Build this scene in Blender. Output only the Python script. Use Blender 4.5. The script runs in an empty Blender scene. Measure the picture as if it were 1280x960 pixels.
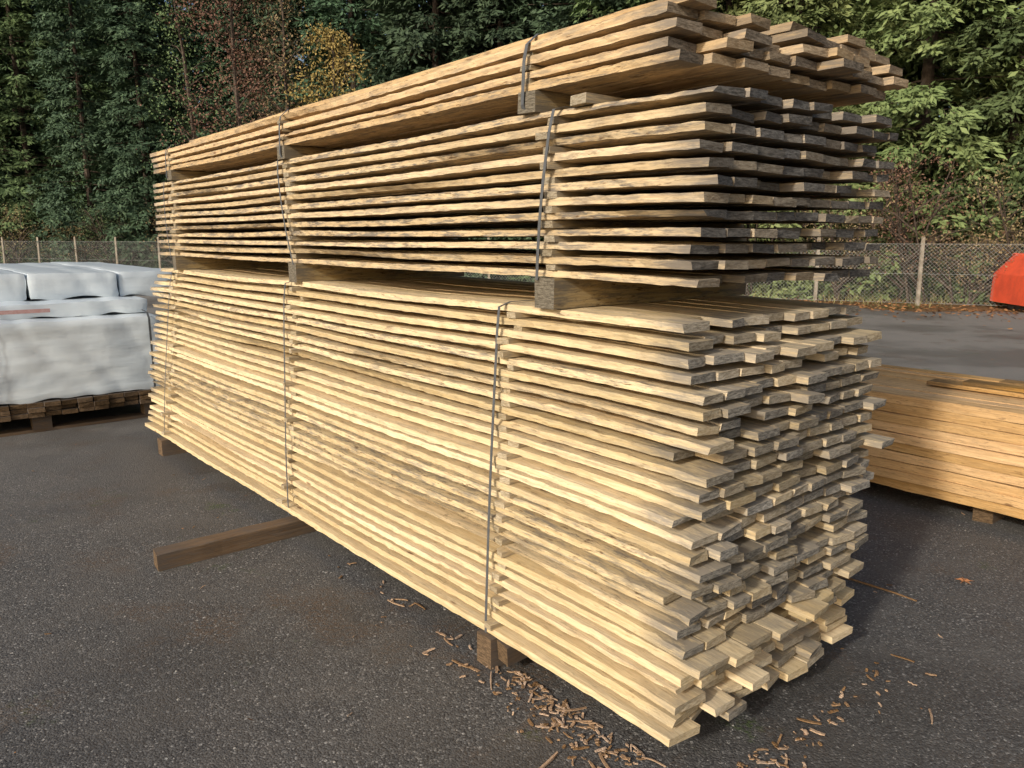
import bpy, math, random
import numpy as np
from mathutils import Vector, Matrix, noise
random.seed(7); rng=np.random.default_rng(7)
S=bpy.context.scene
S.view_settings.view_transform='Standard'; S.view_settings.look='None'; S.view_settings.exposure=0
COL=S.collection

# ------------------------------------------------------------------ helpers
def link(o,parent=None):
    COL.objects.link(o)
    if parent: o.parent=parent
    return o
def empty(name,loc=(0,0,0),rotz=0):
    e=bpy.data.objects.new(name,None); e.location=loc; e.rotation_euler=(0,0,rotz); e.empty_display_size=.2
    return link(e)
def mesh_obj(name,v,f,mat=None,parent=None,smooth=False,attrs=None):
    me=bpy.data.meshes.new(name)
    v=np.asarray(v,dtype=np.float32)
    if isinstance(f,np.ndarray):
        n,k=f.shape
        me.vertices.add(len(v)); me.vertices.foreach_set('co',v.ravel())
        me.loops.add(n*k); me.loops.foreach_set('vertex_index',f.astype(np.int32).ravel())
        me.polygons.add(n); me.polygons.foreach_set('loop_start',np.arange(0,n*k,k,dtype=np.int32))
        me.polygons.foreach_set('loop_total',np.full(n,k,dtype=np.int32))
        me.update(calc_edges=True)
    else:
        me.from_pydata([tuple(map(float,p)) for p in v],[],f); me.update()
    if attrs:
        for k,(t,a) in attrs.items():
            at=me.attributes.new(k,t,'POINT')
            at.data.foreach_set('vector' if t=='FLOAT_VECTOR' else ('color' if t=='FLOAT_COLOR' else 'value'),np.asarray(a,dtype=np.float32).ravel())
    me.polygons.foreach_set('use_smooth',np.full(len(me.polygons),bool(smooth)))
    if mat: me.materials.append(mat)
    me.validate()
    o=bpy.data.objects.new(name,me)
    return link(o,parent)

class NT:
    def __init__(s,name):
        s.m=bpy.data.materials.new(name); s.m.use_nodes=True; s.t=s.m.node_tree
        s.t.nodes.clear()
        s.out=s.t.nodes.new('ShaderNodeOutputMaterial'); s.b=s.t.nodes.new('ShaderNodeBsdfPrincipled')
        s.t.links.new(s.b.outputs[0],s.out.inputs[0])
    def n(s,typ,**k):
        nd=s.t.nodes.new('ShaderNode'+typ)
        for a,b in k.items(): setattr(nd,a,b)
        return nd
    def l(s,a,b): s.t.links.new(a,b)
    def set(s,sock,val):
        if hasattr(val,'node'): s.l(val,sock)
        else: sock.default_value=val
    def noise(s,vec,scale,detail=3,rough=.55):
        n=s.n('TexNoise'); s.l(vec,n.inputs['Vector']); n.inputs['Scale'].default_value=scale
        n.inputs['Detail'].default_value=detail; n.inputs['Roughness'].default_value=rough
        return n.outputs['Fac']
    def mapv(s,vec,scale,loc=(0,0,0)):
        n=s.n('Mapping'); s.l(vec,n.inputs[0]); n.inputs['Scale'].default_value=scale; n.inputs['Location'].default_value=loc
        return n.outputs[0]
    def mix(s,f,a,b,mode='MIX'):
        n=s.n('Mix',data_type='RGBA',blend_type=mode)
        s.set(n.inputs[0],f)
        for i,x in ((6,a),(7,b)):
            if not hasattr(x,'node') and len(x)==3: x=(*x,1)
            s.set(n.inputs[i],x)
        return n.outputs[2]
    def math(s,op,a,b=0,c=0,clamp=False):
        n=s.n('Math',operation=op,use_clamp=clamp)
        s.set(n.inputs[0],a); s.set(n.inputs[1],b)
        if op in('MULTIPLY_ADD',): s.set(n.inputs[2],c)
        return n.outputs[0]
    def ss(s,x,a,b,lo=0,hi=1):
        n=s.n('MapRange',interpolation_type='SMOOTHSTEP'); s.set(n.inputs[0],x)
        n.inputs[1].default_value=a; n.inputs[2].default_value=b; n.inputs[3].default_value=lo; n.inputs[4].default_value=hi
        return n.outputs[0]
    def bump(s,h,strength=.5,dist=.01):
        n=s.n('Bump'); s.l(h,n.inputs['Height']); n.inputs['Strength'].default_value=strength; n.inputs['Distance'].default_value=dist
        s.l(n.outputs[0],s.b.inputs['Normal'])
    def attr(s,name):
        return s.n('Attribute',attribute_name=name)
    def fin(s,col,rough=.8,spec=.3):
        s.set(s.b.inputs['Base Color'],col if hasattr(col,'node') else (*col,1)); s.set(s.b.inputs['Roughness'],rough)
        s.b.inputs['Specular IOR Level'].default_value=spec
        return s.m

# ------------------------------------------------------------------ materials
# tint attribute: R brightness, G weathering of the faces, B nearness to the end (1 = end cap), A weathering of the ends
def wood_mat(name,light,dark,grey,endcol,weather=1.0):
    t=NT(name)
    bc=t.attr('bco').outputs['Vector']; ti=t.attr('tint')
    sep=t.n('SeparateColor'); t.l(ti.outputs['Color'],sep.inputs[0])
    R,G,B=sep.outputs; A=ti.outputs['Alpha']
    endf=t.ss(B,.9,.99)
    g1=t.noise(t.mapv(bc,(26,1.3,70)),1,3,.65)
    g2=t.noise(t.mapv(bc,(190,9.0,190)),1,2,.6)
    col=t.mix(t.ss(g1,.3,.6,.3,1),dark,light)
    col=t.mix(t.ss(g2,.42,.66,0,.5),col,dark)
    vo=t.n('TexVoronoi'); t.l(t.mapv(bc,(10,2.6,10)),vo.inputs['Vector']); vo.inputs['Scale'].default_value=1
    kd=t.n('SeparateColor'); t.l(vo.outputs['Color'],kd.inputs[0])
    kn=t.math('MULTIPLY',t.ss(vo.outputs['Distance'],.05,.10,.8,0),t.ss(kd.outputs[0],.5,.55))
    col=t.mix(kn,col,(.15,.065,.03))
    mott=t.noise(t.mapv(bc,(30,6.5,60)),1,4,.78)
    w=t.math('MULTIPLY',t.ss(mott,.44,.64),t.math('MULTIPLY',G,weather),clamp=True)
    col=t.mix(w,col,grey)
    bark=t.noise(t.mapv(bc,(60,14,120),(3,7,1)),1,3,.72)
    col=t.mix(t.math('MULTIPLY',t.ss(bark,.58,.66),t.math('MULTIPLY_ADD',G,.7,.18),clamp=True),col,(.14,.08,.04))
    en=t.math('MULTIPLY',t.ss(B,.1,.85),t.math('MULTIPLY',A,t.ss(mott,.3,.6,.35,1.2)),clamp=True)
    col=t.mix(en,col,grey)
    er=t.noise(t.mapv(bc,(45,2,200)),1,3,.75)
    ecol=t.mix(t.ss(er,.35,.65),tuple(c*.38 for c in endcol),endcol)
    ecol=t.mix(t.math('MULTIPLY',t.math('SUBTRACT',1,A,clamp=True),.85),ecol,t.mix(t.ss(er,.3,.7),dark,light))
    col=t.mix(endf,col,ecol)
    br=t.n('HueSaturation'); t.l(col,br.inputs['Color']); t.l(R,br.inputs['Value'])
    t.l(t.math('MULTIPLY_ADD',R,-.5,1.48),br.inputs['Saturation'])
    h=t.math('ADD',t.math('MULTIPLY',g2,.8),t.math('ADD',t.math('MULTIPLY',er,t.math('MULTIPLY',endf,1.6)),t.math('ADD',g1,t.math('MULTIPLY',mott,.5))))
    t.bump(h,.7,.003)
    return t.fin(br.outputs[0],.9,.15)
M_low=wood_mat('wood_pale',(.78,.625,.385),(.57,.42,.225),(.29,.25,.195),(.34,.31,.26))
M_mid=wood_mat('wood_weathered',(.68,.53,.325),(.45,.325,.185),(.21,.18,.145),(.17,.157,.14),1.25)
M_top=wood_mat('wood_brownish',(.68,.50,.29),(.45,.30,.155),(.23,.19,.145),(.25,.205,.155))
M_rt=wood_mat('wood_orange',(.72,.47,.235),(.52,.31,.135),(.24,.16,.09),(.30,.22,.14),.6)
M_old=wood_mat('wood_old',(.18,.125,.08),(.10,.068,.045),(.12,.10,.085),(.20,.135,.08))

def strap_mat():
    t=NT('strap_steel'); g=t.n('NewGeometry').outputs['Position']
    n=t.noise(g,30,3); return t.fin(t.mix(n,(.05,.055,.06),(.12,.12,.12)),.45,.5)
M_strap=strap_mat()

# ------------------------------------------------------------------ boards
class Boards:
    def __init__(s): s.v=[];s.f=[];s.b=[];s.t=[];s.n=0
    def add(s,c0,c1,l0,l1,z0,th,bright=1,weath=.5,seg=.12,axis='y',zf=None,xf=None,warp=(.003,.0015),jag=.0012,endlen=.25,skew=0,twist=0,ew=None,wane=0):
        if ew is None: ew=weath
        L=l1-l0; n=max(2,int(L/seg)+1); l=np.linspace(l0,l1,n)
        ph=rng.uniform(0,6.28,6)
        cx=warp[0]*np.sin(l*1.3+ph[0])+warp[0]*.4*np.sin(l*3.9+ph[1])+skew*(l-(l0+l1)/2)
        cz=warp[1]*np.sin(l*2.1+ph[2])+warp[1]*.4*np.sin(l*5+ph[3])
        if zf is not None: cz=cz+zf(l)
        if xf is not None: cx=cx+xf(l)
        C=np.array([[c0,z0],[c1,z0],[c1,z0+th],[c0,z0+th]])
        P=np.zeros((n,4,3))
        P[:,:,0]=C[:,0][None]+cx[:,None]; P[:,:,1]=l[:,None]; P[:,:,2]=C[:,1][None]+cz[:,None]
        P[:,1:3,2]+=twist
        P[:,:,0]+=rng.normal(0,jag,(n,4)); P[:,:,2]+=rng.normal(0,jag*.5,(n,4))
        if wane:
            wv=wane*np.clip(np.sin(l*1.7+ph[4])+.5*np.sin(l*4.3+ph[5])+.4*rng.random(n)+.1,0,2)
            k=3 if rng.random()<.5 else 0
            P[:,k,0]+=wv; P[:,k,2]+=(-.35 if k==3 else .35)*wv
        P[0,:,1]+=rng.normal(0,.002,4)+np.array([-1,1,1,-1])*rng.normal(0,.004)
        BC=np.zeros((n,4,3)); off=rng.uniform(-40,40,3)
        BC[:,:,0]=P[:,:,0]-c0; BC[:,:,1]=l[:,None]; BC[:,:,2]=P[:,:,2]-z0
        BC+=off
        de=np.minimum(l-l0,l1-l); near=np.clip(1-de/endlen,0,1)*.88
        T=np.zeros((n,4,4)); T[:,:,0]=bright; T[:,:,1]=weath; T[:,:,2]=near[:,None]; T[:,:,3]=ew
        if axis=='x': P=P[:,:,[1,0,2]]
        base=s.n; i=np.arange(n-1)[:,None]*4+base; q=np.arange(4)[None]; q2=(q+1)%4
        F=np.stack([i+q,i+q2,i+4+q2,i+4+q],-1).reshape(-1,4)
        s.v.append(P.reshape(-1,3)); s.b.append(BC.reshape(-1,3)); s.t.append(T.reshape(-1,4)); s.n+=n*4
        caps=np.concatenate([P[0],P[-1]]); cb=np.concatenate([BC[0],BC[-1]])
        ct=np.tile([bright,weath,1,ew],(8,1))
        CF=np.array([[3,2,1,0],[4,5,6,7]])+s.n
        if axis=='y': F=F[:,::-1]; CF=CF[:,::-1]
        s.f.append(F); s.f.append(CF)
        s.v.append(caps); s.b.append(cb); s.t.append(ct); s.n+=8
    def build(s,name,mat,parent):
        o=mesh_obj(name,np.concatenate(s.v),np.concatenate(s.f),mat,parent,attrs={'bco':('FLOAT_VECTOR',np.concatenate(s.b)),'tint':('FLOAT_COLOR',np.concatenate(s.t))})
        return o

ANG=math.radians(39.6)
CX,CY=.519,2.117
stack=empty('lumber_stack',(CX,CY,0),ANG)
ZL0,ZL1=.125,1.365; NL=27; PL=(ZL1-ZL0-.026)/(NL-1)
ZM0=1.468; NM=12; PM=(2.004-ZM0-.024)/(NM-1)
ZT0=2.075; NTP=4; PT=.041
def lowdx(z):
    s_=min(1,max(0,(z-ZL0)/(ZL1-ZL0)))
    return lambda l,s_=s_: -(.065*(1-s_)**1.4+.021*np.clip(l,0,9)*(1-s_)**.8)
def row(bm,z,th,y0,y1,x0,x1,xf,zf,bright,weath,endj,wr=(.095,.128),gap=(.002,.012),seg=.12,twist=.002,rightj=.02,pout=.1,pin=.12,wsp=(.5,1.5),ew=None,skewy=0):
    x=x0+rng.uniform(-.008,.008); k=0
    while x<x1-.05:
        w=rng.uniform(*wr)
        if x+w>x1+rightj: w=max(.06,x1-x)
        a=y0+rng.normal(0,endj)+skewy*x; b=y1+rng.normal(0,endj)
        if rng.random()<pout: a-=rng.uniform(.01,.035)
        if rng.random()<pin: a+=rng.uniform(.02,.08)
        br=bright*rng.uniform(.80,1.12); we=np.clip(weath*rng.uniform(*wsp),0,1)
        e_=None if ew is None else float(np.clip(ew+rng.normal(0,.3),0,1))
        bm.add(x,x+w,a,b,z+rng.uniform(0,.0015),th*rng.uniform(.93,1.02),br,we,seg=(.04 if k==0 else seg) if k<3 else .25,xf=xf,zf=zf,twist=rng.normal(0,twist),warp=(.003,.0018),ew=e_,wane=.012 if (k==0 and rng.random()<.55) else 0,jag=.0017 if k==0 else .0012)
        x+=w+rng.uniform(*gap); k+=1
def sag(sup,a_end,a_mid,y1=5.2):
    def f(l):
        z=np.where(l<sup[0],-a_end*((sup[0]-l)/sup[0])**2,0.)
        z=np.where(l>sup[2],-a_end*.6*((l-sup[2])/(y1-sup[2]))**2,z)
        for p,q in ((sup[0],sup[1]),(sup[1],sup[2])):
            m=(l>=p)&(l<=q); z=np.where(m,-a_mid*np.sin(np.pi*(l-p)/(q-p))**2,z)
        return z
    return f
SL=(.82,2.62,4.66); SM=(.62,2.66,4.66)
low=Boards(); stL=Boards()
for i in range(NL):
    z=ZL0+i*PL; s_=i/(NL-1)
    y0=-.04 if s_<.85 else -.04+.10*(s_-.85)/.15
    y0+=rng.normal(0,.013)
    if s_<.12: y0+=.02
    fresh=.15 if s_<.25 else (.7 if rng.random()<.65 else .35)
    ew=.25 if s_<.22 else .85
    xf0=lowdx(z); dx=rng.normal(0,.008)+ (-.02 if i==0 else 0)
    rot=rng.normal(0,.0025)
    xf=lambda l,xf0=xf0,dx=dx,rot=rot: xf0(l)+dx+rot*l
    zf=sag(SL,.012+.010*rng.random() if s_<.6 else .010,.004+.005*rng.random(),5.25)
    row(low,z,.0255,y0,5.20,0,1.05,xf,zf,rng.uniform(.86,1.05),fresh,.013 if s_>.2 else .028,wr=(.08,.14),ew=ew)
    if i<NL-1:
        for yy in SL:
            ys=yy+rng.normal(0,.018); xo=float(xf(np.array([yy]))[0])
            stL.add(ys-.025,ys+.02,xo-.012+rng.normal(0,.012),xo+1.06,z+.0255,PL-.0255,rng.uniform(.7,1.0),.5,axis='x',seg=.4,warp=(0,0),jag=.0005)
low.build('lower_boards',M_low,stack)
mid=Boards()
for i in range(NM):
    z=ZM0+i*PM
    zf=sag(SM,.006,.004); dx=rng.normal(0,.005)
    xf=lambda l,dx=dx: dx+0*l
    row(mid,z,.0245,.02-.02*i/11+rng.normal(0,.006),5.14,0,1.05,xf,zf,rng.uniform(.85,1.02),.75,.012,gap=(.003,.014),twist=.0025,pout=.05,pin=.15,wsp=(.5,1.4),ew=.95)
    if i<NM-1:
        for yy in SM:
            ys=yy+rng.normal(0,.012)
            stL.add(ys-.025,ys+.025,-.012+rng.normal(0,.01),1.07,z+.0245,PM-.0245,rng.uniform(.6,.9),.7,axis='x',seg=.4,warp=(0,0),jag=.0005)
mid.build('middle_boards',M_mid,stack)
top=Boards(); TSAG=sag((.75,2.7,4.66),.001,.004)
for i in range(NTP):
    z=ZT0+i*PT
    row(top,z,.0255,.085+.008*i+rng.normal(0,.01),5.12,.0,1.12,None,TSAG,rng.uniform(.85,1.0),.6,.02,gap=(.002,.012),wr=(.10,.14),twist=.002,ew=.75,skewy=-.07,pin=.08)
    if i<NTP-1:
        for yy in (.75,2.70,4.66):
            ys=yy+rng.normal(0,.012)
            stL.add(ys-.025,ys+.025,-.008+rng.normal(0,.01),1.1,z+.0255,PT-.0255,.7,.7,axis='x',seg=.4,warp=(0,0),jag=.0005)
zt_=ZT0+3*PT+.0285
for a,b,y0_ in ((.52,.65,.10),(.03,.15,.10),(.27,.38,.2),(.80,.92,.06),(.95,1.06,.10)): top.add(a,b,y0_,4.3,zt_,.024,.85,.6,zf=TSAG)
top.build('top_boards',M_top,stack)
stL.build('stickers',M_low,stack)
be=Boards(); bo=Boards()
for yy in (.62,2.62,4.68):
    be.add(yy-.05,yy+.05,-.02,1.07,ZL1+.001,ZM0-ZL1-.002,.52,.9,axis='x',seg=.2,jag=.002,warp=(0,0))
for yy in (.72,2.70,4.66):
    be.add(yy-.04,yy+.04,-.015,1.08,2.005,.068,.52,.9,axis='x',seg=.2,jag=.0015,warp=(0,0))
be.add(.25,.33,.95,1.15,2.005,.05,.6,.9,axis='x')
be.add(.44,.52,-.01,.16,2.005,.03,.8,.7,axis='x')
be.build('bearers',M_low,stack)
bo.add(2.50,2.60,-.84,1.1,.0,.085,.9,.6,axis='x',seg=.1,jag=.002,warp=(.004,0))
bo.add(.78,.87,-.13,1.1,.0,.122,.9,.6,axis='x',seg=.1,jag=.002,warp=(.004,0))
bo.add(.70,.77,-.11,.5,.045,.075,.8,.6,axis='x',seg=.1,jag=.002,warp=(.004,0))
bo.add(2.52,2.59,-.05,1.1,.0875,.035,.9,.6,axis='x',seg=.1,warp=(0,0))
bo.add(4.60,4.70,-.24,1.1,.0,.122,.9,.6,axis='x',seg=.1,jag=.002,warp=(.004,0))
bo.build('ground_bearers',M_old,stack)
def ribbon(pts,w=.016,th=.0015,axis=1):
    v=[];f=[]
    P=[Vector(p) for p in pts]
    for i,p in enumerate(P):
        d=(P[min(i+1,len(P)-1)]-P[max(i-1,0)]).normalized(); side=Vector((0,1,0)); nn=d.cross(side).normalized()
        for a,b in((-1,-1),(1,-1),(1,1),(-1,1)): v.append(p+side*a*w/2+nn*b*th/2)
    for i in range(len(P)-1):
        for q in range(4): f.append((i*4+q,i*4+(q+1)%4,i*4+4+(q+1)%4,i*4+4+q))
    return v,f
def joinvf(parts):
    V=[];F=[]
    for v,f in parts:
        o=len(V); V+=list(v); F+=[tuple(a+o for a in q) for q in f]
    return V,F
parts=[]
for yy,yb in ((.86,.84),(2.72,2.55),(4.75,4.7)):
    pts=[(1.10,yy,1.36),(1.07,yy,ZL1+.006),(.03,yy,ZL1+.006),(-.022,yy,ZL1-.01)]
    for k in range(1,16):
        z=ZL1-.01-(ZL1-.12)*k/15; s_=k/15
        pts.append((float(lowdx(z)(np.array([yy]))[0])-.026-.012*math.sin(s_*3.14),yy+(yb-yy)*s_+.003*math.sin(k*.7)*(yy>2),z))
    parts.append(ribbon(pts,.013))
for yy,yb in ((.585,.655),(2.74,2.60),(4.78,4.74)):
    pts=[(1.08,yy,1.45),(1.09,yy,2.012),(.03,yy,2.012),(-.018,yy,2.0)]
    for k in range(1,9):
        pts.append((-.024-.012*math.sin(k/8*3.14),yy+(yb-yy)*k/8,2.0-(2.0-1.46)*k/8))
    parts.append(ribbon(pts,.013))
for yy in (.72,2.68,4.68):
    zt=ZT0+3*PT+.03
    pts=[(1.14,yy,2.03),(1.14,yy,zt+.03),(.6,yy,zt+.03),(.03,yy,zt+.028),(-.015,yy,zt-.01),(-.022,yy+.006,zt-.06),(-.024,yy+.012,2.03),(-.012,yy+.012,2.006)]
    parts.append(ribbon(pts,.015))
v,f=joinvf(parts); mesh_obj('steel_straps',v,f,M_strap,stack)

# ------------------------------------------------------------------ right hand timber stack
ts=empty('timber_stack',(CX,CY,0),ANG)
rt=Boards()
for i in range(10):
    z=.11+i*.0575; x=2.86+rng.normal(0,.010)
    for k in range(9):
        w=.115
        rt.add(x,x+w,-3.4+rng.normal(0,.02),1.55+rng.normal(0,.03),z,.0535,rng.uniform(.74,1.14),.5,seg=.12 if k==0 else .8,warp=(.006,.002),twist=rng.normal(0,.002),jag=.0018)
        x+=w+rng.uniform(.001,.006)
for k in range(3): rt.add(3.3+k*.16,3.43+k*.16,-3.3,.7-.15*k,.11+.575+.004,.022,.7,.9,seg=.4)
rt.add(3.32,3.42,-3.2,.5,.715,.02,.55,1,seg=.4)
rt.build('boards',M_rt,ts)
b2=Boards()
for yy in (-2.8,-1.2,.2,1.3): b2.add(yy-.05,yy+.05,2.98,3.93,0,.108,.8,.6,axis='x')
b2.build('bearers',M_old,ts)

# ------------------------------------------------------------------ wrapped packs on the left
def wrap_mat():
    t=NT('plastic_wrap'); g=t.n('TexCoord').outputs['Object']
    n2=t.noise(t.mapv(g,(1.2,1.2,7)),1,4,.55); n3=t.noise(t.mapv(g,(5,5,3)),1,3,.55)
    c=t.mix(t.ss(n2,.3,.75),(.68,.735,.76),(.57,.635,.68)); c=t.mix(t.ss(n3,.6,.8,0,.35),c,(.45,.50,.53))
    t.bump(t.math('ADD',n2,t.math('MULTIPLY',n3,.5)),.4,.03)
    return t.fin(c,.3,.5)
M_wrap=wrap_mat()
def redl():
    t=NT('red_print'); g=t.n('TexCoord').outputs['Object']; return t.fin(t.mix(t.noise(g,40),(.35,.15,.13),(.55,.4,.38)),.5)
M_red=redl()
def wrapped(parent,x0,x1,y0,y1,z0,z1,name):
    nx=max(3,int((x1-x0)/.03)); ny=max(3,int((y1-y0)/.25)); nz=max(3,int((z1-z0)/.03))
    V=[];F=[]
    def P(x,y,z):
        p=Vector((x,y,z))
        d=noise.noise(Vector((x*1.3+9,y*1.3,z*5)))*.012+noise.noise(Vector((x*5+z*3,y*4,z*12)))*.006
        d+=.009*abs(math.sin(x*9+z*5+2*noise.noise(Vector((x*2,z*2,1)))))+.008*abs(noise.noise(Vector((x*3-z*7,y*2,z*9))))
        r=.022
        q=Vector((min(max(x,x0+r),x1-r),min(max(y,y0+r),y1-r),min(max(z,z0+r),z1-r)))
        dv=p-q
        if dv.length>1e-6: p=q+dv.normalized()*(r+d)
        if z<z0+.03: p.z+=.03*noise.noise(Vector((x*5,y*5,2)))
        return p
    def grid(fn,a,b,flip):
        o=len(V)
        for i in range(a+1):
            for j in range(b+1): V.append(P(*fn(i/a,j/b)))
        for i in range(a):
            for j in range(b):
                q=(o+i*(b+1)+j,o+(i+1)*(b+1)+j,o+(i+1)*(b+1)+j+1,o+i*(b+1)+j+1); F.append(q[::-1] if flip else q)
    lx=lambda t:x0+(x1-x0)*t; ly=lambda t:y0+(y1-y0)*t; lz=lambda t:z0+(z1-z0)*t
    grid(lambda a,b:(lx(a),y0,lz(b)),nx,nz,False); grid(lambda a,b:(lx(a),y1,lz(b)),nx,nz,True)
    grid(lambda a,b:(x0,ly(a),lz(b)),ny,nz,True); grid(lambda a,b:(x1,ly(a),lz(b)),ny,nz,False)
    grid(lambda a,b:(lx(a),ly(b),z1),nx,ny,False); grid(lambda a,b:(lx(a),ly(b),z0),nx,ny,True)
    return mesh_obj(name,V,F,M_wrap,parent,smooth=True)
wp=empty('wrapped_lumber_pack',(CX,CY,0),ANG)
Y0=6.0
wrapped(wp,-2.7,.20,Y0,Y0+3.6,.27,.92,'lower_wrap')
wrapped(wp,-1.62,.16,Y0+.22,Y0+3.6,.935,1.05,'middle_wrap')
wrapped(wp,-2.7,-1.64,Y0+.12,Y0+3.6,.935,1.05,'middle_wrap_left')
xs=[-2.75,-2.0,-1.30,-.72,-.0,.5]
for a,b in zip(xs[:-1],xs[1:]): wrapped(wp,a+.01,b-.01,Y0+.55+rng.uniform(-.05,.05),Y0+4,1.065,1.29,'top_wrap')
wl=Boards()
for i in range(3):
    for k in range(24):
        x=-2.72+k*.122; wl.add(x,x+.116,Y0-.03+rng.normal(0,.015),Y0+3.7,.14+i*.041,.037,rng.uniform(.6,1.0),.9,seg=1)
for yy in (Y0+.03,Y0+1.8,Y0+3.4):
    for k in range(4): wl.add(yy,yy+.14,-2.6+k*.87,-2.46+k*.87,.026,.112,.9,.7,axis='x',seg=.07)
    wl.add(yy,yy+.14,-2.7,.16,.0,.024,.9,.7,axis='x')
wl.build('pallet',M_old,wp)
parts=[]
for xx in (-2.2,-1.1,.10):
    pts=[(xx,Y0-.02,.14),(xx,Y0-.032,.5),(xx,Y0-.026,.9),(xx,Y0+.02,.95),(xx,Y0+.2,.96)]
    v=[];f=[]
    for i,p in enumerate(pts): v+=[(p[0]-.009,p[1],p[2]),(p[0]+.009,p[1],p[2])]
    for i in range(len(pts)-1): f.append((2*i,2*i+1,2*i+3,2*i+2))
    parts.append((v,f))
v,f=joinvf(parts); mesh_obj('straps',v,f,M_strap,wp)
v,f=[(-1.1,Y0+.185,.98),(-.62,Y0+.185,.98),(-.62,Y0+.185,1.012),(-1.1,Y0+.185,1.012)],[(0,1,2,3)]
mesh_obj('printed_label',v,f,M_red,wp)

# ------------------------------------------------------------------ ground
FA=Vector((14,16.5)); FB=Vector((-28,36)); fd=(FB-FA).normalized(); fn=Vector((fd.y,-fd.x)); fn=fn if fn.y>0 else -fn
def FP(s,off=0): p=FA+fd*s+fn*off; return p
def forest_mat():
    t=NT('forest_floor'); g=t.n('NewGeometry').outputs['Position']
    a=t.noise(g,.6,4,.6); b=t.noise(g,14,3,.7)
    c=t.mix(t.ss(b,.3,.7),(.07,.042,.022),(.24,.14,.065)); c=t.mix(t.ss(a,.5,.62,0,.7),c,(.075,.10,.03))
    return t.fin(c,.95,.1)
def asphalt_mat():
    t=NT('asphalt'); g=t.n('NewGeometry').outputs['Position']
    vo=t.n('TexVoronoi'); t.l(g,vo.inputs['Vector']); vo.inputs['Scale'].default_value=150
    sc=t.n('SeparateColor'); t.l(vo.outputs['Color'],sc.inputs[0])
    v2=t.n('TexVoronoi'); t.l(g,v2.inputs['Vector']); v2.inputs['Scale'].default_value=50
    sc2=t.n('SeparateColor'); t.l(v2.outputs['Color'],sc2.inputs[0])
    big=t.noise(g,.45,4,.65); med=t.noise(g,3.5,4,.65); fine=t.noise(g,60,2,.6)
    c=t.mix(t.ss(sc.outputs[0],.0,1.),(.040,.038,.037),(.105,.102,.098))
    c=t.mix(t.ss(sc.outputs[1],.91,.95,0,.75),c,(.27,.26,.245))
    sp=t.math('MULTIPLY',t.ss(sc2.outputs[0],.93,.95),t.ss(v2.outputs['Distance'],.20,.32,1,0))
    c=t.mix(sp,c,(.36,.35,.33))
    c=t.mix(t.ss(med,.35,.7,0,.55),c,(.105,.097,.088))
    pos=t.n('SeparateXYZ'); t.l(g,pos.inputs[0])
    far_light=t.math('MULTIPLY',t.ss(t.math('MULTIPLY_ADD',big,4,pos.outputs[1]),5,12),.8)  # sunlit sheen of the distant asphalt, painted into the colour by world Y
    c=t.mix(far_light,c,(.235,.215,.19))
    c=t.mix(t.ss(big,.44,.60,0,.5),c,t.mix(.7,c,(.024,.023,.022)))
    d=t.noise(t.mapv(g,(1,1,1),(5,2,0)),1.1,4,.7)
    c=t.mix(t.math('MULTIPLY',t.ss(d,.53,.66),t.ss(fine,.42,.58,0,.75)),c,(.09,.060,.038))
    m=t.noise(t.mapv(g,(1,1,1),(15,7,0)),2.3,4,.75)
    c=t.mix(t.math('MULTIPLY',t.ss(m,.60,.70),t.ss(fine,.4,.6,0,.8)),c,(.05,.075,.02))
    h=t.math('ADD',t.math('MULTIPLY',vo.outputs['Distance'],-1.0),t.math('MULTIPLY',fine,.8))
    t.bump(h,.55,.005)
    return t.fin(c,t.ss(big,.44,.60,.8,.55),.4)
gv=[(-250,-150,0),(250,-150,0),(250,350,0),(-250,350,0)]
mesh_obj('ground',[(x,y,-.004) for x,y,z in gv],[(0,1,2,3)],forest_mat())
edge=[]
for s in np.arange(-60,140,.5):
    p=FP(s,-1.3+.35*math.sin(s*.9)+.2*math.sin(s*2.3)); edge.append((p.x,p.y,0))
V=edge+[(edge[-1][0],-120,0),(edge[0][0],-120,0)]
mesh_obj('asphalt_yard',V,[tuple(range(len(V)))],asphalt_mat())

# ------------------------------------------------------------------ small ground things
def leaf_mat(name,a,b):
    t=NT(name); oi=t.n('ObjectInfo'); at=t.attr('tone')
    c=t.mix(at.outputs['Fac'],a,b)
    hs=t.n('HueSaturation'); t.l(c,hs.inputs['Color']); t.l(t.math('MULTIPLY_ADD',oi.outputs['Random'],.04,.48),hs.inputs['Hue']); t.l(t.math('MULTIPLY_ADD',oi.outputs['Random'],.5,.75),hs.inputs['Value'])
    return t.fin(hs.outputs[0],.65,.2)
def kites(P,D,Ln,W,N=None,tone=None):
    n=len(P)
    if N is None: N=rng.normal(size=(n,3))
    s=np.cross(D,N); s/=np.linalg.norm(s,axis=1,keepdims=True)+1e-9
    Ln=Ln[:,None];W=W[:,None]
    V=np.stack([P,P+D*Ln*.45+s*W*.5,P+D*Ln,P+D*Ln*.45-s*W*.5],1).reshape(-1,3)
    F=np.arange(n*4).reshape(n,4)
    T=np.repeat(tone if tone is not None else rng.random(n),4)
    return V,F,T
M_dead=leaf_mat('dead_leaves',(.16,.08,.035),(.45,.23,.09))
M_bark=wood_mat('bark_chips',(.42,.28,.17),(.17,.095,.05),(.2,.15,.11),(.3,.2,.1))
n=12000
s=rng.uniform(-15,60,n); off=-1.5+rng.exponential(.7,n)*rng.choice([-1,1.6],n,p=[.35,.65])
P=np.array([[*(FP(a,b)),0] for a,b in zip(s,off)]); P[:,2]=.006+rng.random(n)*.03
th=rng.uniform(0,6.28,n); D=np.stack([np.cos(th),np.sin(th),rng.uniform(-.1,.35,n)],1)
N=np.stack([rng.normal(0,.4,n),rng.normal(0,.4,n),np.ones(n)],1)
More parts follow.
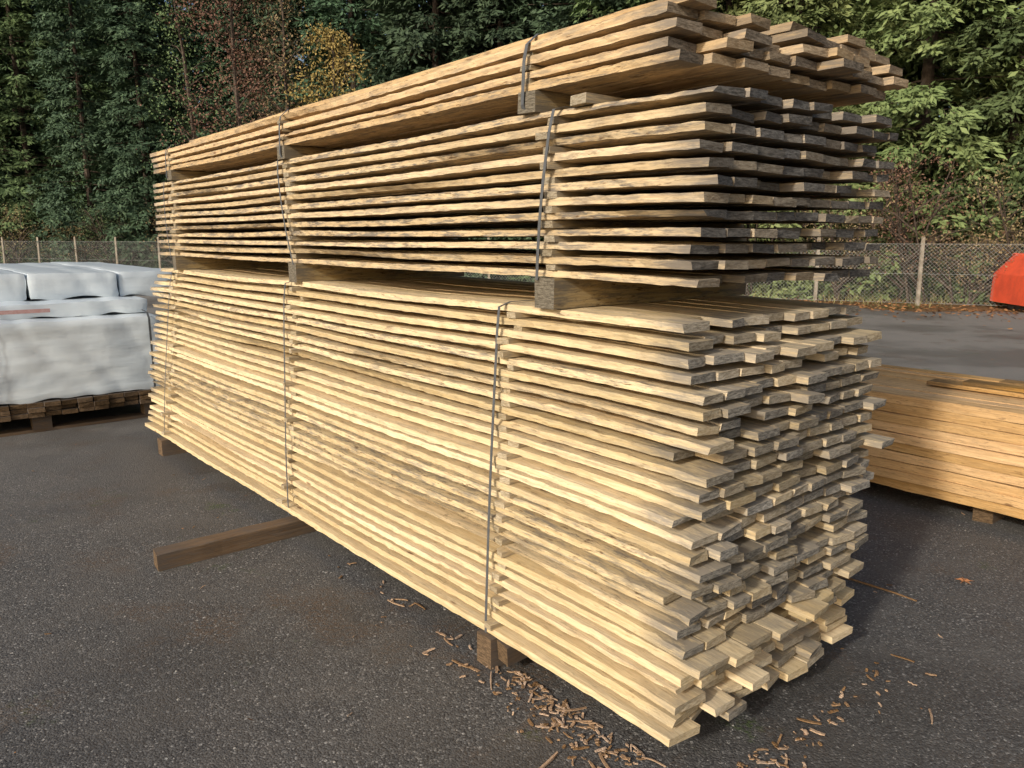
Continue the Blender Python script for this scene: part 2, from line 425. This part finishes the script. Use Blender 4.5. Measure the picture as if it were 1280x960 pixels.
V,F,T=kites(P,D,rng.uniform(.05,.12,n),rng.uniform(.04,.09,n),N)
n2=260
P2=np.stack([rng.uniform(-6,9,n2),rng.uniform(1.2,16,n2),rng.uniform(.004,.01,n2)],1)
th=rng.uniform(0,6.28,n2); D2=np.stack([np.cos(th),np.sin(th),rng.uniform(0,.3,n2)],1)
N2=np.stack([rng.normal(0,.25,n2),rng.normal(0,.25,n2),np.ones(n2)],1)
V2,F2,T2=kites(P2,D2,rng.uniform(.006,.025,n2),rng.uniform(.005,.017,n2),N2)
mesh_obj('fallen_leaves',np.concatenate([V,V2]),np.concatenate([F,F2+len(V)]),M_dead,attrs={'tone':('FLOAT',np.concatenate([T,T2]))})
def maple(loc,sz,name):
    vs=[(0,0,.004)];k=25
    rad=[1.0,.5,.42,.62,.38,.95,.45,.40,.60,.36,.85,.42,.35,.3,.18,.9,.18,.3,.35,.42,.85,.36,.60,.40,.5]
    for i in range(k):
        a=i/k*6.283; r=sz*rad[i]
        vs.append((r*math.cos(a),r*math.sin(a),.004+.010*((i*7)%5)/5))
    fs=[(0,i+1,(i+1)%k+1) for i in range(k)]
    o=mesh_obj(name,vs,fs,M_dead,attrs={'tone':('FLOAT',[.9]*len(vs))}); o.location=loc; return o
maple((2.13,3.38,.006),.05,'maple_leaf')
def toworld(x,y): return (CX+x*math.cos(ANG)-y*math.sin(ANG),CY+x*math.sin(ANG)+y*math.cos(ANG))
chips_v=[];chips_f=[]
def splinter(x,y,L,w,ang,z=.003,h=.003):
    c,s_=math.cos(ang),math.sin(ang); o=len(chips_v); n=6; bend=random.uniform(-.08,.08)*L; t1=random.uniform(-.01,.01)
    for i in range(n):
        t=i/(n-1)-.5; ww=w*(1-abs(t)*random.uniform(.1,1.2))+.0008; lx=t*L; ly=bend*(t*t*4-1)
        zz=max(.001,z+random.uniform(0,.003)+t1*t)
        for a,b in((-1,0),(1,0),(.8,1),(-.8,1)):
            xx=lx; yy=ly+a*ww/2
            chips_v.append((x+xx*c-yy*s_,y+xx*s_+yy*c,zz+b*h))
    for i in range(n-1):
        for q in range(4): chips_f.append((o+i*4+q,o+i*4+(q+1)%4,o+i*4+4+(q+1)%4,o+i*4+4+q))
    chips_f.append((o+3,o+2,o+1,o)); e=o+(n-1)*4; chips_f.append((e,e+1,e+2,e+3))
def chipsize():
    r=random.random()
    if r<.72: return (random.uniform(.006,.028),random.uniform(.004,.013))
    if r<.95: return (random.uniform(.025,.06),random.uniform(.004,.014))
    return (random.uniform(.06,.12),random.uniform(.005,.014))
base_dir=ANG+math.pi/2
for k in range(240):
    lx=-.06-abs(random.gauss(0,.09)); ly=random.choice([random.gauss(.5,.2),random.gauss(.45,.15),random.gauss(.15,.2),random.uniform(-.2,2.2)])
    x,y=toworld(lx,ly); L,w=chipsize(); splinter(x,y,L,w,random.gauss(base_dir,.9))
for k in range(170):
    lx=random.choice([random.gauss(.08,.12),random.gauss(.15,.2),random.uniform(-.1,1.2)]); ly=-.12-abs(random.gauss(0,.10)); x,y=toworld(lx,ly); L,w=chipsize(); splinter(x,y,L*.8,w,random.uniform(0,3.14))
for k in range(70):
    splinter(random.uniform(-4,4),random.uniform(1.1,7),random.uniform(.01,.03),random.uniform(.001,.004),random.uniform(0,3.14))
for (px,py,L,a) in ((1.62,3.35,.5,-.75),(.95,1.72,.12,2.0),(.1,2.1,.14,.9),(.72,1.62,.16,-.6),(.8,1.68,.14,-1),(.66,1.7,.12,.3)):
    splinter(px,py,L,.010,a,.004,.006)
nvv=len(chips_v)
tt=np.zeros((nvv,4)); g_=np.repeat(rng.random(nvv//24+1),24)[:nvv]
tt[:,0]=.5+.9*g_; tt[:,1]=.3; tt[:,3]=0
mesh_obj('bark_debris',chips_v,chips_f,M_bark,attrs={'bco':('FLOAT_VECTOR',np.array(chips_v)*3),'tint':('FLOAT_COLOR',tt)})
def grit():
    V=[];F=[]
    for k in range(2200):
        y=1.0+random.random()**1.5*5; x=random.uniform(-.75,.75)*y; r=random.uniform(.0012,.003)*(1+random.random()**6*1.5); o=len(V)
        for d in ((1,0,0),(0,1,0),(-1,0,0),(0,-1,0),(0,0,1)):
            V.append((x+d[0]*r*random.uniform(.6,1.2),y+d[1]*r*random.uniform(.6,1.2),.001+d[2]*r*random.uniform(.5,1)))
        F+= [(o,o+1,o+4),(o+1,o+2,o+4),(o+2,o+3,o+4),(o+3,o,o+4)]
    t=NT('grit_stone'); g=t.n('NewGeometry').outputs['Position']
    m=t.fin(t.mix(t.noise(g,80,2),(.10,.095,.085),(.40,.38,.35)),.8)
    mesh_obj('gravel_grit',V,F,m)
grit()

# ------------------------------------------------------------------ fence
def tube(V,F,p0,p1,r0,r1,n=6):
    p0=Vector(p0);p1=Vector(p1); d=(p1-p0).normalized(); a=d.orthogonal().normalized(); b=d.cross(a); o=len(V)
    for p,r in((p0,r0),(p1,r1)):
        for i in range(n):
            t=i/n*6.2832; V.append(p+a*(r*math.cos(t))+b*(r*math.sin(t)))
    for i in range(n): F.append((o+i,o+(i+1)%n,o+n+(i+1)%n,o+n+i))
    F.append(tuple(o+n+i for i in range(n)))
fe=empty('chain_link_fence')
def simple(name,a,b,sc,r=.8,spec=.3):
    t=NT(name); g=t.n('NewGeometry').outputs['Position']; nn=t.noise(g,sc,3,.65); return t.fin(t.mix(t.ss(nn,.3,.7),a,b),r,spec)
M_post=simple('concrete_post',(.22,.18,.13),(.38,.33,.26),6); M_wire=simple('galvanised_wire',(.18,.19,.18),(.32,.32,.30),5,.5,.5)
V=[];F=[]
for s in np.arange(-16,66,2.3):
    p=FP(s); tube(V,F,(p.x,p.y,-.05),(p.x+random.uniform(-.03,.03),p.y,1.62),.05,.045,4)
mesh_obj('posts',V,F,M_post,fe)
V=[];F=[]
for z in (.06,.75,1.45):
    a=FP(-16);b=FP(66); tube(V,F,(a.x,a.y-.06,z),(b.x,b.y-.06,z),.004,.004,4)
for s in np.arange(-16,66,.09):
    for sg in (1,-1):
        a=FP(s,-.06); b=FP(s+sg*1.4,-.06); o=len(V); w=.0025
        V+= [(a.x,a.y,.05-w),(b.x,b.y,1.45-w),(b.x,b.y,1.45+w),(a.x,a.y,.05+w)]; F.append((o,o+1,o+2,o+3))
mesh_obj('wire_mesh',V,F,M_wire,fe)

# ------------------------------------------------------------------ trees
M_trunk=simple('bark',(.04,.03,.022),(.11,.08,.06),9,.95)
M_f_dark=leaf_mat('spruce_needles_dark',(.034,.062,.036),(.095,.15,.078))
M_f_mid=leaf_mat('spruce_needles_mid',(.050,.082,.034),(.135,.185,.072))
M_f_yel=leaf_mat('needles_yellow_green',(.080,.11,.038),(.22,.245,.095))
M_f_brn=leaf_mat('larch_brown',(.13,.075,.045),(.27,.165,.10))
M_f_birch=leaf_mat('birch_yellow',(.22,.17,.045),(.44,.34,.11))
M_f_shrub=leaf_mat('shrub_autumn',(.16,.13,.06),(.36,.28,.14))
def conifer_mesh(name,seed,H,R,nb=560,ns=80,zmin=.3,spl=.21,spw=.075,powr=.62,droop=.38):
    r=np.random.default_rng(seed)
    zb=zmin+(H-zmin)*r.random(nb)**1.3*.985
    az=r.uniform(0,2*np.pi,nb)
    Lb=(R*(1-zb/H)**powr*r.uniform(.5,1.15,nb)*(1+.18*np.sin(az*3+seed))+.12)
    tone_b=r.random(nb)
    n=nb*ns; bi=np.repeat(np.arange(nb),ns)
    t=np.sqrt(r.uniform(.10,1,n)); L=Lb[bi]; a=az[bi]
    dirx,diry=np.cos(a),np.sin(a)
    side=(r.uniform(-1,1,n))*L*.30*(1.15-t)+r.normal(0,.03,n)
    hang=-np.abs(r.normal(0,.13,n))
    P=np.stack([dirx*L*t-diry*side, diry*L*t+dirx*side, zb[bi]+L*(.22*t-droop*t*t)+hang+.12*np.abs(side)*-1],1)
    P[:,2]=np.maximum(P[:,2],.05)
    sg=np.sign(side)
    D=np.stack([dirx*.7-diry*sg*.5, diry*.7+dirx*sg*.5, -.45+.0*t],1)+r.normal(0,.42,(n,3))
    D/=np.linalg.norm(D,axis=1,keepdims=True)
    N=np.stack([dirx+r.normal(0,.6,n),diry+r.normal(0,.6,n),.7*np.ones(n)],1)
    Vv,Ff,_=kites(P,D,r.uniform(.5,1.3,n)*spl,r.uniform(.6,1.3,n)*spw,N)
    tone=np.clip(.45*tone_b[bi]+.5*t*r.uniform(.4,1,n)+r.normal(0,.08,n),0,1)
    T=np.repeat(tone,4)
    V2=[];F2=[]
    tube(V2,F2,(0,0,-.1),(0,0,H*.98),.012*H*.8,.02,8)
    for i in range(0,nb,3):
        tube(V2,F2,(0,0,zb[i]),(math.cos(az[i])*Lb[i]*.8,math.sin(az[i])*Lb[i]*.8,zb[i]+Lb[i]*(.22*.8-droop*.64)),.03,.008,3)
    F2=[q for q in F2 if len(q)==4]
    V2=np.array([tuple(p) for p in V2]); F2=np.array(F2)
    Va=np.concatenate([Vv,V2]); Fa=np.concatenate([Ff,F2+len(Vv)])
    me_o=mesh_obj(name,Va,Fa,M_f_dark,attrs={'tone':('FLOAT',np.concatenate([T,np.zeros(len(V2))]))})
    me=me_o.data; me.materials.append(M_trunk)
    mi=np.zeros(len(Fa),dtype=np.int32); mi[len(Ff):]=1; me.polygons.foreach_set('material_index',mi)
    bpy.data.objects.remove(me_o)
    return me
cm=[conifer_mesh('spruce_a',1,16,2.5),conifer_mesh('spruce_b',2,18,2.7,nb=600),conifer_mesh('spruce_c',3,14,2.3,nb=520,droop=.45),conifer_mesh('spruce_d',4,17,2.8,nb=580,spl=.23,spw=.08,droop=.3)]
row_e=empty('conifer_tree_row')
for rowi,(off,step) in enumerate(((3.2,2.4),(5.8,2.6),(9.0,2.5))):
    for s in np.arange(-9,56,step):
        ss=s+rng.uniform(-.6,.6)+rowi*1.2; o2=off+rng.uniform(-.7,.7)
        p=FP(ss,o2); lat=p.x/p.y
        if rowi==0 and (-.43<lat<-.21) : continue
        if rowi==0 and rng.random()<.04: continue
        ob=bpy.data.objects.new('spruce',cm[rng.integers(0,4)]); link(ob,row_e)
        sc=rng.uniform(.9,1.2)
        ob.location=(p.x,p.y,0); ob.rotation_euler=(rng.normal(0,.02),rng.normal(0,.02),rng.uniform(0,6.28)); ob.scale=(sc*rng.uniform(1,1.2),sc*rng.uniform(1,1.2),sc)
        m=M_f_dark
        if lat>.2: m=M_f_yel if rng.random()<.6 else M_f_mid
        elif lat>-.2: m=M_f_mid if rng.random()<.4 else M_f_dark
        elif rng.random()<.2: m=M_f_mid
        ob.material_slots[0].link='OBJECT'; ob.material_slots[0].material=m
def broadleaf(name,loc,H,spread,nleaf,leafsz,mat,seed,nmain=14,trunk_r=.09,lowest=.3,stems=1):
    r=random.Random(seed); V=[];F=[]; tips=[]
    for st in range(stems):
        base=Vector((r.uniform(-.3,.3)*(stems>1)*spread,r.uniform(-.3,.3)*(stems>1)*spread,-.05)); p=base.copy(); pts=[p.copy()]
        lean=Vector((r.uniform(-.15,.15),r.uniform(-.15,.15),0))*(3 if stems>1 else .5)
        nseg=8
        for i in range(nseg):
            p=p+Vector((r.uniform(-.06,.06)*H/8,r.uniform(-.06,.06)*H/8,H/nseg))+lean*H/nseg; pts.append(p.copy())
        for i in range(nseg):
            tube(V,F,pts[i],pts[i+1],trunk_r*(1-i/nseg)+.012,trunk_r*(1-(i+1)/nseg)+.01,6)
        for b in range(nmain):
            u=lowest+(1-lowest)*(b+r.random())/nmain; q=min(nseg-1,int(u*nseg)); p0=pts[q].lerp(pts[q+1],u*nseg-q)
            a=r.uniform(0,6.28); L=spread*(1.15-u)*r.uniform(.6,1.1)+.2
            p1=p0+Vector((math.cos(a)*L*.5,math.sin(a)*L*.5,L*.4)); p2=p1+Vector((math.cos(a+r.uniform(-.4,.4))*L*.5,math.sin(a)*L*.5,L*.15))
            tube(V,F,p0,p1,.035*(1.2-u)+.006,.02*(1.2-u)+.005,4); tube(V,F,p1,p2,.02*(1.2-u)+.004,.004,4)
            for t in range(9):
                u2=r.random(); q0=p0.lerp(p1,u2) if r.random()<.4 else p1.lerp(p2,u2)
                e=q0+Vector((r.gauss(0,1),r.gauss(0,1),r.gauss(.1,.7)))*L*.22; tube(V,F,q0,e,.006,.002,3); tips.append((e,L*.14+.06))
    F=[q for q in F if len(q)==4]
    V2=np.array([tuple(p) for p in V]);F2=np.array(F)
    idx=rng.integers(0,len(tips),nleaf)
    C=np.array([tuple(t[0]) for t in tips])[idx]; rad=np.array([t[1] for t in tips])[idx]
    P=C+rng.normal(0,1,(nleaf,3))*rad[:,None]; P[:,2]=np.maximum(P[:,2],.05)
    D=rng.normal(0,1,(nleaf,3)); D[:,2]-=.4; D/=np.linalg.norm(D,axis=1,keepdims=True)
    Vv,Ff,T=kites(P,D,rng.uniform(.6,1.3,nleaf)*leafsz,rng.uniform(.5,1,nleaf)*leafsz*.75)
    o=mesh_obj(name,np.concatenate([Vv,V2]),np.concatenate([Ff,F2+len(Vv)]),mat,attrs={'tone':('FLOAT',np.concatenate([T,np.zeros(len(V2))]))})
    o.data.materials.append(M_trunk); mi=np.zeros(len(Ff)+len(F2),dtype=np.int32); mi[len(Ff):]=1; o.data.polygons.foreach_set('material_index',mi)
    o.location=loc; return o
broadleaf('birch_tree',(-6.0,25.4,0),8.0,2.1,4600,.10,M_f_birch,5,nmain=24,lowest=.3)
broadleaf('larch_tree',(-9.2,27.6,0),14.5,2.3,10000,.10,M_f_brn,6,nmain=44,trunk_r=.12,lowest=.15)
broadleaf('larch_tree',(-11.2,28.8,0),13,1.9,4500,.10,M_f_mid,8,nmain=40,trunk_r=.12,lowest=.15)
broadleaf('larch_tree',(-7.6,28.2,0),12,1.8,3500,.10,M_f_shrub,18,nmain=36,trunk_r=.11,lowest=.15)
sh=[(2.5,1.2,3.0,1.3,M_f_shrub),(4.6,1.5,3.4,1.5,M_f_brn),(6.3,1.2,2.6,1.3,M_f_shrub),(0.6,1.6,3.4,1.5,M_f_shrub),(1.4,1.0,1.8,1.0,M_f_yel),(3.6,.9,1.6,1.0,M_f_shrub),(-2.0,1.2,2.4,1.2,M_f_shrub),(8.6,1.7,2.4,1.4,M_f_yel),(12,1.5,2.4,1.4,M_f_mid),(33.5,1.2,2.6,1.3,M_f_mid),(36.5,1.4,2.0,1.3,M_f_shrub),(40,1.2,2.8,1.3,M_f_shrub),(30,1.3,2.6,1.3,M_f_shrub),(43,1.3,2.2,1.3,M_f_brn)]
for i,(s,off,H,sp,m) in enumerate(sh):
    p=FP(s,off); broadleaf('shrub',(p.x,p.y,0),H,sp,2300,.065,m,30+i,nmain=7,trunk_r=.025,lowest=.1,stems=6)
n=9000
s=rng.uniform(-15,60,n); off=rng.uniform(-1.1,1.6,n)+.25*np.sin(s*2.1)
keep=(np.sin(s*1.3)+np.sin(s*3.1+1)+rng.normal(0,.6,n))>0; s=s[keep];off=off[keep];n=len(s)
P=np.array([[*(FP(a,b)),0] for a,b in zip(s,off)])
D=np.stack([rng.normal(0,.35,n),rng.normal(0,.35,n),np.ones(n)],1); D/=np.linalg.norm(D,axis=1,keepdims=True)
V,F,T=kites(P,D,rng.uniform(.06,.32,n),rng.uniform(.01,.025,n))
mesh_obj('grass',V,F,leaf_mat('grass_blades',(.09,.095,.035),(.27,.22,.10)),attrs={'tone':('FLOAT',T)})

# ------------------------------------------------------------------ red skip
sk=empty('skip_container',(10.95,16.4,0),math.radians(-6))
def paint():
    t=NT('red_paint'); g=t.n('TexCoord').outputs['Object']; a=t.noise(g,3,5,.7); b=t.noise(g,18,4,.7)
    c=t.mix(t.ss(a,.35,.7),(.66,.085,.035),(.50,.065,.03)); c=t.mix(t.ss(b,.62,.7,0,.8),c,(.12,.05,.03)); t.bump(b,.2,.01); return t.fin(c,.45,.5)
MP=paint()
pr=[(0.0,.16),(.02,.78),(.42,1.22),(3.9,1.22),(4.3,.16)]
def prism(pr,y0,y1):
    n=len(pr); v=[(x,y0,z) for x,z in pr]+[(x,y1,z) for x,z in pr]
    f=[tuple(range(n))]+[(i,i+n,(i+1)%n+n,(i+1)%n) for i in range(n) if i!=2]
    f.append(tuple(range(2*n-1,n-1,-1))); return v,f
v,f=prism(pr,0,1.5); o=mesh_obj('hull',v,f,MP,sk)
so=o.modifiers.new('s','SOLIDIFY'); so.thickness=.01
def box(x0,x1,y0,y1,z0,z1):
    v=[(x,y,z) for z in(z0,z1) for y in(y0,y1) for x in(x0,x1)]
    return v,[(0,2,3,1),(4,5,7,6),(0,1,5,4),(2,6,7,3),(0,4,6,2),(1,3,7,5)]
parts=[]
for k in range(5): parts.append(box(.6+k*.75,.68+k*.75,-.06,-.003,.2,1.14))
parts.append(box(.4,3.92,-.07,-.002,1.15,1.25)); parts.append(box(.4,3.92,1.502,1.57,1.15,1.25)); parts.append(box(.05,4.2,-.05,-.003,.12,.19))
v,f=joinvf(parts); o=mesh_obj('ribs',v,f,MP,sk); bv=o.modifiers.new('b','BEVEL'); bv.width=.01
v,f=joinvf([box(.3,.45,.2,1.3,.002,.15),box(3.6,3.75,.2,1.3,.002,.15)]); mesh_obj('skids',v,f,M_strap,sk)

# ------------------------------------------------------------------ light, sky, camera
a_=np.array([-.975,-.22]); a_/=np.linalg.norm(a_)
sdir=Vector((a_[0]*math.cos(ANG)-a_[1]*math.sin(ANG),a_[0]*math.sin(ANG)+a_[1]*math.cos(ANG),0)); EL=math.radians(25)
sv=Vector((sdir.x*math.cos(EL),sdir.y*math.cos(EL),math.sin(EL)))
sun=bpy.data.lights.new('sun','SUN'); sun.energy=3.0; sun.angle=math.radians(4.0); sun.color=(1,.955,.87)
so_=bpy.data.objects.new('sun',sun); so_.rotation_euler=(-sv).to_track_quat('-Z','Y').to_euler(); so_.location=(-10,-15,12); link(so_)
w=bpy.data.worlds.new('World'); S.world=w; w.use_nodes=True; nt=w.node_tree
sky=nt.nodes.new('ShaderNodeTexSky'); sky.sky_type='NISHITA'; sky.sun_disc=False; sky.sun_elevation=EL; sky.sun_rotation=math.atan2(sdir.x,sdir.y); sky.dust_density=4
bg=nt.nodes['Background']; bg.inputs[1].default_value=.15; nt.links.new(sky.outputs[0],bg.inputs[0])
cam=bpy.data.cameras.new('camera'); co=bpy.data.objects.new('camera',cam); link(co)
cam.sensor_width=36; cam.lens=36*960/1280; cam.clip_start=.05; cam.clip_end=1000
co.location=(0,0,1.6); co.rotation_euler=(math.radians(90-10.8),0,0); S.camera=co
